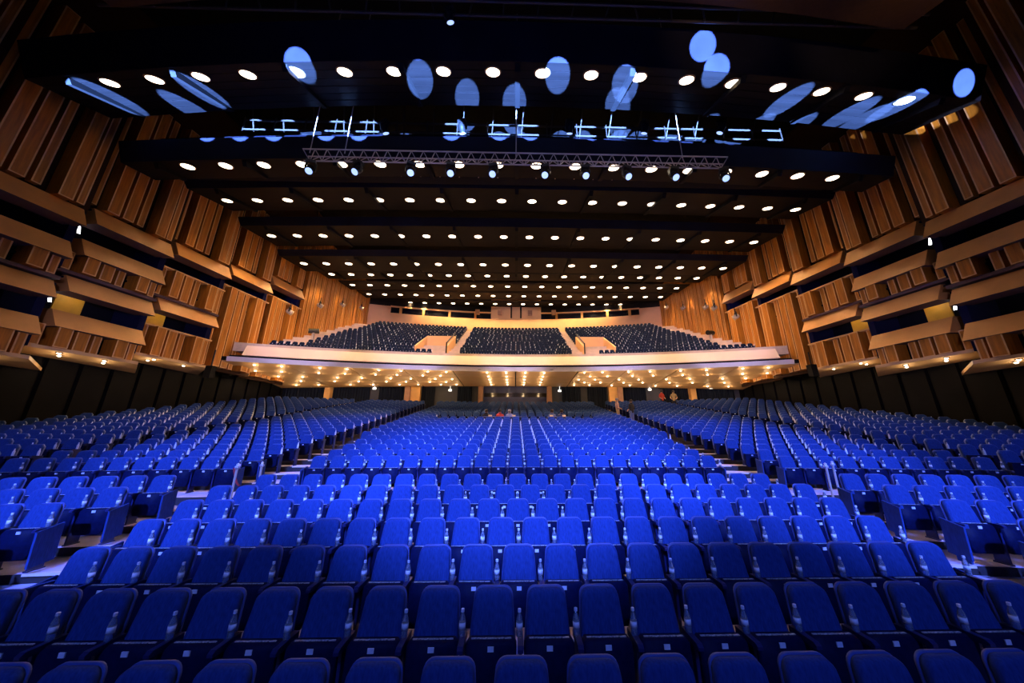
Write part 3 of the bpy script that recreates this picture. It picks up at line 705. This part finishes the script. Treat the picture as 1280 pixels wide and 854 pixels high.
for i, x in enumerate((389, 448, 514, 564, 617, 681.5, 731, 782, 840.5, 903)):
    put_head((at(x, 206, Y=TY).x, TY, zb_ - .05), 'black moving-head light with blue lens under the truss, %s from the left' % ORD[i + 1], 'moving heads on the truss', random.uniform(-.5, .5), .95)
# service bridge in the first gap
CYB = 13.35
cz1 = EYE + ry(157) * CYB; cz2 = EYE + ry(168.5) * CYB
cb = tag(empty('service_bridge', (0, CYB, cz2)), 'steel lighting bridge with rails in the gap behind the first ceiling panel', 'lighting bridge'); CINV = Matrix.Translation((0, CYB, cz2)).inverted()
def ch(o): o.matrix_parent_inverse = CINV; return o
for nm, z, dy, r_ in (('rail', cz1, 0, .04), ('rail', cz2, 0, .04), ('rail', cz1 + .5, .5, .03)):
    b = MB(); b.tube((-13.5, CYB + dy, z), (13.5, CYB + dy, z), r_); ch(b.build(nm, ['grid'], cb))
for i in range(19):
    X = -13.5 + 1.5 * i; b = MB(); b.tube((X, CYB, cz2 - .1), (X, CYB, cz1 + .15), .03); ch(b.build('post', ['grid'], cb))
    b = MB(); b.tube((X + .4, CYB - .6, cz1 + 1.6), (X + .2, CYB + .4, cz2 + .3), .03); ch(b.build('hanger', ['grid'], cb))
ch(mbox('walkway', 'grid', cb, -14, 14, CYB + .9, CYB + 1.8, cz2 - .2, cz2 - .15))
for i, x in enumerate((481, 578, 712, 806, 901)):
    p = at(x, 155, Y=CYB - .15); put_head((p.x, CYB - .15, p.z + .15), 'pale moving-head light on the lighting bridge, %s from the left' % ORD[i + 1], 'moving heads on the bridge', 2.6 + i * .3, 1.0)
# rigging above the first panel
RY_ = 8.0
rg = tag(empty('rigging_pipe', (0, RY_, 16)), 'horizontal rigging pipes with struts above the front ceiling panel', 'rigging'); GINV = Matrix.Translation((0, RY_, 16)).inverted()
for z_, yy in ((EYE + ry(21) * RY_, RY_), (EYE + ry(3) * 7.6, 7.6)):
    b = MB(); b.tube((-14, yy, z_), (14, yy, z_), .05); b.build('pipe', ['grid'], rg).matrix_parent_inverse = GINV
for i in range(22):
    X = -12 + i * 1.15; b = MB(); b.tube((X, 7.9, EYE + ry(21) * 7.9), (X + random.uniform(-.5, .5), 7.4, 17.6), .03, 5); b.build('strut', ['grid'], rg).matrix_parent_inverse = GINV
p = at(562, 15, Y=7.95); put_head((p.x, 7.95, p.z + .15), 'single moving-head light on the rigging pipe above the front panel', 'moving heads above', 2.8, .8)
# gaps further back: cross bars
wl = bpy.data.lights.new('gap_fill_light', 'POINT'); wl.energy = 40; wl.color = (1, .6, .25)  # warm fill added to brighten the steel in the gaps
for r in (1, 2, 3):
    Yr, Zr = PANELS[r][2], PANELS[r][3]; Yt = PANELS[r + 1][4]
    ym = (Yr + Yt) / 2
    g = tag(empty('service_bridge', (0, ym, Zr + .5)), 'narrow steel bridge in the ceiling gap behind panel %s from the stage' % NUM[r + 1], 'lighting bridge'); GI = Matrix.Translation(g.location).inverted()
    mbox('walkway', 'rib' if r == 1 else 'grid', g, -17, 17, ym - .1, ym + .5, Zr + .55, Zr + .6).matrix_parent_inverse = GI
    for X in (-11, -4, 4, 11):
        b = MB(); b.tube((X, ym, Zr + .75), (X, ym, Zr + .95), .06, 8); b.build('gap_fill_bulb', ['lampsm'], g).matrix_parent_inverse = GI  # glowing bulb made up to go with the fill
        if r > 1:
            l = bpy.data.objects.new('gap_fill_light', wl); COL.objects.link(l); l.location = (X, ym - .05, Zr + 1.1)
    for i in range(33):
        X = -16 + i; b = MB(); b.tube((X, ym - .3, Zr + .3), (X, ym - .3, Zr + 1.2), .03, 5); b.build('post', ['alu'], g).matrix_parent_inverse = GI

# ------------------------------------------------------------------ beams thrown on the ceiling by stage fixtures
Yf, Zf, Yr, Zr, Yt, Zt, kb = PANELS[0]
bd = bpy.data.lights.new('beam', 'SPOT'); bd.energy = 2600000; bd.color = (.15, .33, 1.0); bd.spot_size = math.radians(2.9); bd.spot_blend = .05; bd.shadow_soft_size = .03
def on_soffit(x, y):
    r = fw + rt * ((x - CX) / F) - up * ((y - CY) / F)
    sl = (Zr - Zf) / (Yr - Yf); t = (Zf - EYE - sl * Yf) / (r.z - sl * r.y); q = r * t
    for _ in range(8):
        c0 = Zf - EYE - sl * (Yf + kb * q.x ** 2); t = c0 / (r.z - sl * r.y); q = r * t
    if q.y < Yf + kb * q.x ** 2:                     # on the fascia instead
        yy = (Yf + Yt) / 2 + kb * q.x ** 2; q = r * (yy / r.y)
    return q + Vector((0, 0, EYE))
for x, y in ((368, 76), (140, 122), (252, 114), (238, 136), (525, 100), (584, 122), (643, 128), (697, 94), (781, 106), (772, 132), (878, 58), (899, 84), (985, 126), (1062, 142), (1122, 132), (1078, 150), (1212, 103)):
    q = on_soffit(x, y); spot('ceiling_beam', (q.x * (-.3 if abs(q.x) < 5 else .4 if abs(q.x) < 9 else .93), -3.0, 2.2), q, 0, BLUE, 0, data=bd)
for x in (275, 316, 357, 420, 459, 568, 624, 660, 732, 770, 833, 866, 925, 967):
    q = at(x, 164, Y=13.3); spot('ceiling_beam', (q.x * .9 + 1, -3.0, 2.2), q, 0, BLUE, 0, data=bd)
bw = bd.copy(); bw.energy = 60000; bw.color = (.55, .6, 1.0)
for x, y in ((1165, 150), (1195, 140)):
    q = at(x, y, X=18.9); spot('wall_beam', (q.x * .8, -3, 2.2), q, 0, BLUE, 0, data=bw)

# ------------------------------------------------------------------ wall spotlights, stanchions
def flood():
    o = empty('wall_spotlight'); b = MB(); b.lathe([(.16, .22), (.2, .12), (.2, -.15), (.24, -.22)], 10); h = b.build('housing', ['alu'], o, True); h.rotation_euler = (math.radians(60), 0, 0)
    b = MB(); b.box(-.24, -.2, -.05, .05, -.05, .35); b.box(.2, .24, -.05, .05, -.05, .35); b.box(-.24, .24, -.05, .05, .33, .38); b.build('bracket', ['black'], o)
    b = MB(); b.box(-.03, .03, -.03, .03, .36, .8); b.build('arm', ['black'], o); return o
FL = flood(); ff = True
for s, lst in ((-1, ((362, 390), (400, 382), (428, 381), (452, 385))), (1, ((920, 396), (893, 385), (882, 384), (854, 385), (833, 384)))):
    for i, (x, y) in enumerate(lst):
        o = FL if ff else copy_tree(FL); ff = False
        o.location = at(x, y, X=s * 18.4); o.rotation_euler.z = s * 1.2; tag(o, 'grey wall spotlight on the %s timber wall, %s from the stage' % (SIDE[s], ORD[i + 1]), 'spotlight', 'spotlights on the timber walls')
for s, x, y in ((-1, 392, 416), (1, 888, 418)):
    p = at(x, y, X=s * 17.6); o = tag(empty('follow_spot', p), 'black follow spot on a pale stand at the %s end of the balcony' % SIDE[s], 'spotlight')
    b = MB(); b.tube((-.35, -.2, .1), (.35, .2, .2), .22, 10); b.build('lamp_body', ['black'], o); b = MB(); b.tube((0, 0, -1.6), (0, 0, 0), .12, 8); b.build('stand', ['alu'], o)
for s, x, y in ((-1, 262, 466), (1, 1016, 464)):
    p = at(x, y, X=s * 18.3); o = tag(empty('hanging_loudspeaker', p), 'black loudspeaker hanging under the %s end of the balcony' % SIDE[s], 'loudspeaker')
    b = MB(); b.hexa([(-.18, -.2, -.35), (.18, -.2, -.35), (.15, .2, -.3), (-.15, .2, -.3), (-.2, -.15, .4), (.2, -.15, .4), (.18, .2, .4), (-.18, .2, .4)]); b.build('cabinet', ['rib'], o)
    b = MB(); b.tube((0, 0, .4), (0, 0, max(1.0, 7.9 - p.z)), .04); b.build('hanger', ['black'], o)
def stanchion(X, Y, z, label, rope):
    o = tag(empty('rope_stanchion', (X, Y, z)), label, 'stanchion', 'rope stanchions at the cross aisle')
    b = MB(); b.lathe([(.17, 0), (.17, .02), (.05, .05), (.03, .06)], 14); b.build('base', ['black'], o)
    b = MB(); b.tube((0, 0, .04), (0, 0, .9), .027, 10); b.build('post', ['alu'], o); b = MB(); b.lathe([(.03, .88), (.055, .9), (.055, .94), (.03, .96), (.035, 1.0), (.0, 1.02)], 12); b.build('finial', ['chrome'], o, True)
    if rope:
        b = MB(); pts = [(.03 * i - .1, .02, .9 - .42 * math.sin(i / 8 * math.pi / 2)) for i in range(9)]
        for a_, c_ in zip(pts, pts[1:]): b.tube(a_, c_, .022, 6)
        b.build('rope', ['rope'], o)
stanchion(8.35, 9.5, .98, 'slim metal rope stanchion in the right aisle behind the front block, nearer post', False)
stanchion(9.0, 10.0, 1.0, 'slim metal rope stanchion in the right aisle, farther post by the seats', False)
stanchion(-7.25, 9.6, .98, 'metal stanchion with hanging red rope in the left cross aisle', True)
stanchion(-6.9, 10.0, 1.0, 'metal stanchion without rope in the left cross aisle', False)

# ------------------------------------------------------------------ control desk and people
Zd = REAR[12][1]
for x0, x1, nm in ((603, 652, 'left'), (684, 710, 'right')):
    Yd = REAR[12][0] - .35; a = at(x0, 520, Y=Yd).x; b_ = at(x1, 520, Y=Yd).x
    o = tag(empty('control_desk', ((a + b_) / 2, Yd, Zd)), 'narrow %s control desk with papers in the centre stalls' % nm, 'desk'); h = (b_ - a) / 2
    mbox('desk_top', 'desk', o, -h, h, -.3, .3, .78, .82); mbox('modesty_panel', 'blackcloth', o, -h, h, -.28, -.24, .05, .78)
    for q in (-1, 1): mbox('leg', 'black', o, q * h - .03, q * h + .03, -.25, .25, 0, .78)
    for q in range(0, 3, 2):
        b = MB(); b.box(-.11, .11, -.02, .0, 0, .11); p_ = b.build('paper_sheet', ['paper']); p_.location = ((a + b_) / 2 + (q - 1) * h * .6, Yd - .1, Zd + .821); p_.rotation_euler.x = -.5
        tag(p_, 'upright sheet of paper on the %s control desk, %s from the left' % (nm, ORD[q // 2 + 1]), 'paper', 'papers on the control desks')
def person(name, loc, rz, label, joints, edges, mats, hairmat='hair'):
    """joints: name -> (x, y, z, r); edges with clothing slot; one skinned body"""
    names = list(joints); vs_ = [joints[n][:3] for n in names]; es = [(names.index(a), names.index(b)) for a, b, m in edges]
    me = bpy.data.meshes.new(name); me.from_pydata(vs_, es, [])
    o = bpy.data.objects.new(name, me); COL.objects.link(o)
    sk = o.modifiers.new('skin', 'SKIN'); sk.use_smooth_shade = True
    lay = me.skin_vertices[0].data
    for i, n in enumerate(names): lay[i].radius = (joints[n][3], joints[n][3] * (.75 if n in ('chest', 'belly', 'pelvis') else 1)); lay[i].use_root = n == 'pelvis'
    o.modifiers.new('sub', 'SUBSURF').levels = 1; o.modifiers['sub'].render_levels = 1
    dg = bpy.context.evaluated_depsgraph_get(); me2 = bpy.data.meshes.new_from_object(o.evaluated_get(dg)); o.modifiers.clear(); o.data = me2
    me2.materials.clear()
    for m in mats: me2.materials.append(M_[m])
    for p in me2.polygons:
        best = 9; bi = 0
        for a, b, m in edges:
            A = Vector(joints[a][:3]); B_ = Vector(joints[b][:3]); d = B_ - A; t = max(0, min(1, (p.center - A).dot(d) / d.length_squared)); q = (A + d * t - p.center).length - .5 * (joints[a][3] + joints[b][3])
            if q < best: best = q; bi = m
        p.material_index = bi; p.use_smooth = True
    o.location = loc; o.rotation_euler.z = rz; tag(o, label, 'person')
    H = joints['head']; b = MB()
    n_ = 10; prof = [(.001, .135), (.06, .125), (.10, .08), (.112, .02), (.10, -.05)]
    b.lathe(prof[::-1], n_); hh = b.build('hair', [hairmat], o, True); hh.location = (H[0], H[1] + .02, H[2] + .02)
    b = MB(); b.box(-.05, -.02, -.005, .005, .0, .02); b.box(.02, .05, -.005, .005, 0, .02); b.box(-.012, .012, -.02, .01, -.04, .0); b.box(-.03, .03, -.003, .006, -.075, -.06)
    fc = b.build('face', ['hair'], o); fc.location = (H[0], H[1] - .098, H[2])
    return o
def standing(arm=(.0, .0)):
    J = {'pelvis': (0, 0, .95, .15), 'belly': (0, 0, 1.12, .145), 'chest': (0, .01, 1.35, .165), 'neck': (0, .01, 1.52, .06), 'head': (0, -.01, 1.66, .10), 'crown': (0, 0, 1.74, .08)}
    E_ = [('pelvis', 'belly', 0), ('belly', 'chest', 0), ('chest', 'neck', 0), ('neck', 'head', 2), ('head', 'crown', 2)]
    for s, n in ((-1, 'l'), (1, 'r')):
        J.update({'sh' + n: (s * .19, .01, 1.43, .07), 'el' + n: (s * .27, .02, 1.15, .05), 'wr' + n: (s * (.24 - .1 * arm[0]), -.12 - .15 * arm[0], .98 + .12 * arm[0], .035), 'ha' + n: (s * (.22 - .12 * arm[0]), -.17 - .18 * arm[0], .91 + .14 * arm[0], .04),
                  'hip' + n: (s * .09, 0, .88, .10), 'kn' + n: (s * .11, -.02, .5, .075), 'an' + n: (s * .12, .02, .09, .05), 'to' + n: (s * .13, -.14, .04, .045)})
        E_ += [('chest', 'sh' + n, 0), ('sh' + n, 'el' + n, 0), ('el' + n, 'wr' + n, 2), ('wr' + n, 'ha' + n, 2), ('pelvis', 'hip' + n, 1), ('hip' + n, 'kn' + n, 1), ('kn' + n, 'an' + n, 1), ('an' + n, 'to' + n, 3)]
    return J, E_
def seated():
    J, E_ = standing((.8, 0)); J = dict(J)
    for n, v in list(J.items()): J[n] = (v[0], v[1], v[2] - .45, v[3])
    for s, n in ((-1, 'l'), (1, 'r')):
        J['hip' + n] = (s * .10, -.05, .48, .10); J['kn' + n] = (s * .13, -.45, .5, .075); J['an' + n] = (s * .13, -.42, .09, .05); J['to' + n] = (s * .13, -.57, .05, .045)
    return J, E_
def zrear(X, Y): 
    y0 = Y + gR(X) + .6; i = max(0, min(24, int((y0 - REAR[0][0]) / .915))); return REAR[i][1]
J, E_ = standing((.5, 0))
for X, Y, rz, lab, mats, hm in ((7.35, 24.6, .9, 'person in striped shirt and khaki trousers standing in the right aisle', ['plaid', 'khaki', 'skin', 'blackcloth'], 'greycloth'),
                            (8.15, 24.0, -2.6, 'person in black top and blue jeans standing in the right aisle', ['blackcloth', 'jeans', 'skin', 'blackcloth'], 'hair'),
                            (13.65, 31.5, .2, 'person in red shirt standing by the rear curtains', ['red', 'blackcloth', 'skin', 'blackcloth'], 'hair'),
                            (14.2, 30.3, -.4, 'person in khaki jacket leaning at the rear of the right stalls', ['khaki', 'blackcloth', 'skin', 'blackcloth'], 'hair')):
    person('person', (X, Y, zrear(X, Y)), rz, lab, J, E_, mats, hm)
J, E_ = seated()
for i, (x, mats, hm, ds) in enumerate(((608, ['blackcloth', 'blackcloth', 'skin', 'blackcloth'], 'hair', 'black top'), (625, ['red', 'blackcloth', 'skin', 'blackcloth'], 'hair', 'dark red top'), (637, ['greycloth', 'jeans', 'skin', 'blackcloth'], 'greycloth', 'pale grey top'),
                                (690, ['jeans', 'blackcloth', 'skin', 'blackcloth'], 'hair', 'blue top'), (702, ['bluewall', 'blackcloth', 'skin', 'blackcloth'], 'hair', 'dark blue top'))):
    Yp = REAR[12][0] + .35; X = at(x, 515, Y=Yp).x
    person('person', (X, Yp, Zd), random.uniform(-.2, .2), 'person in %s seated at the control desk, %s from the left' % (ds, ORD[i + 1]), J, E_, mats, hm)
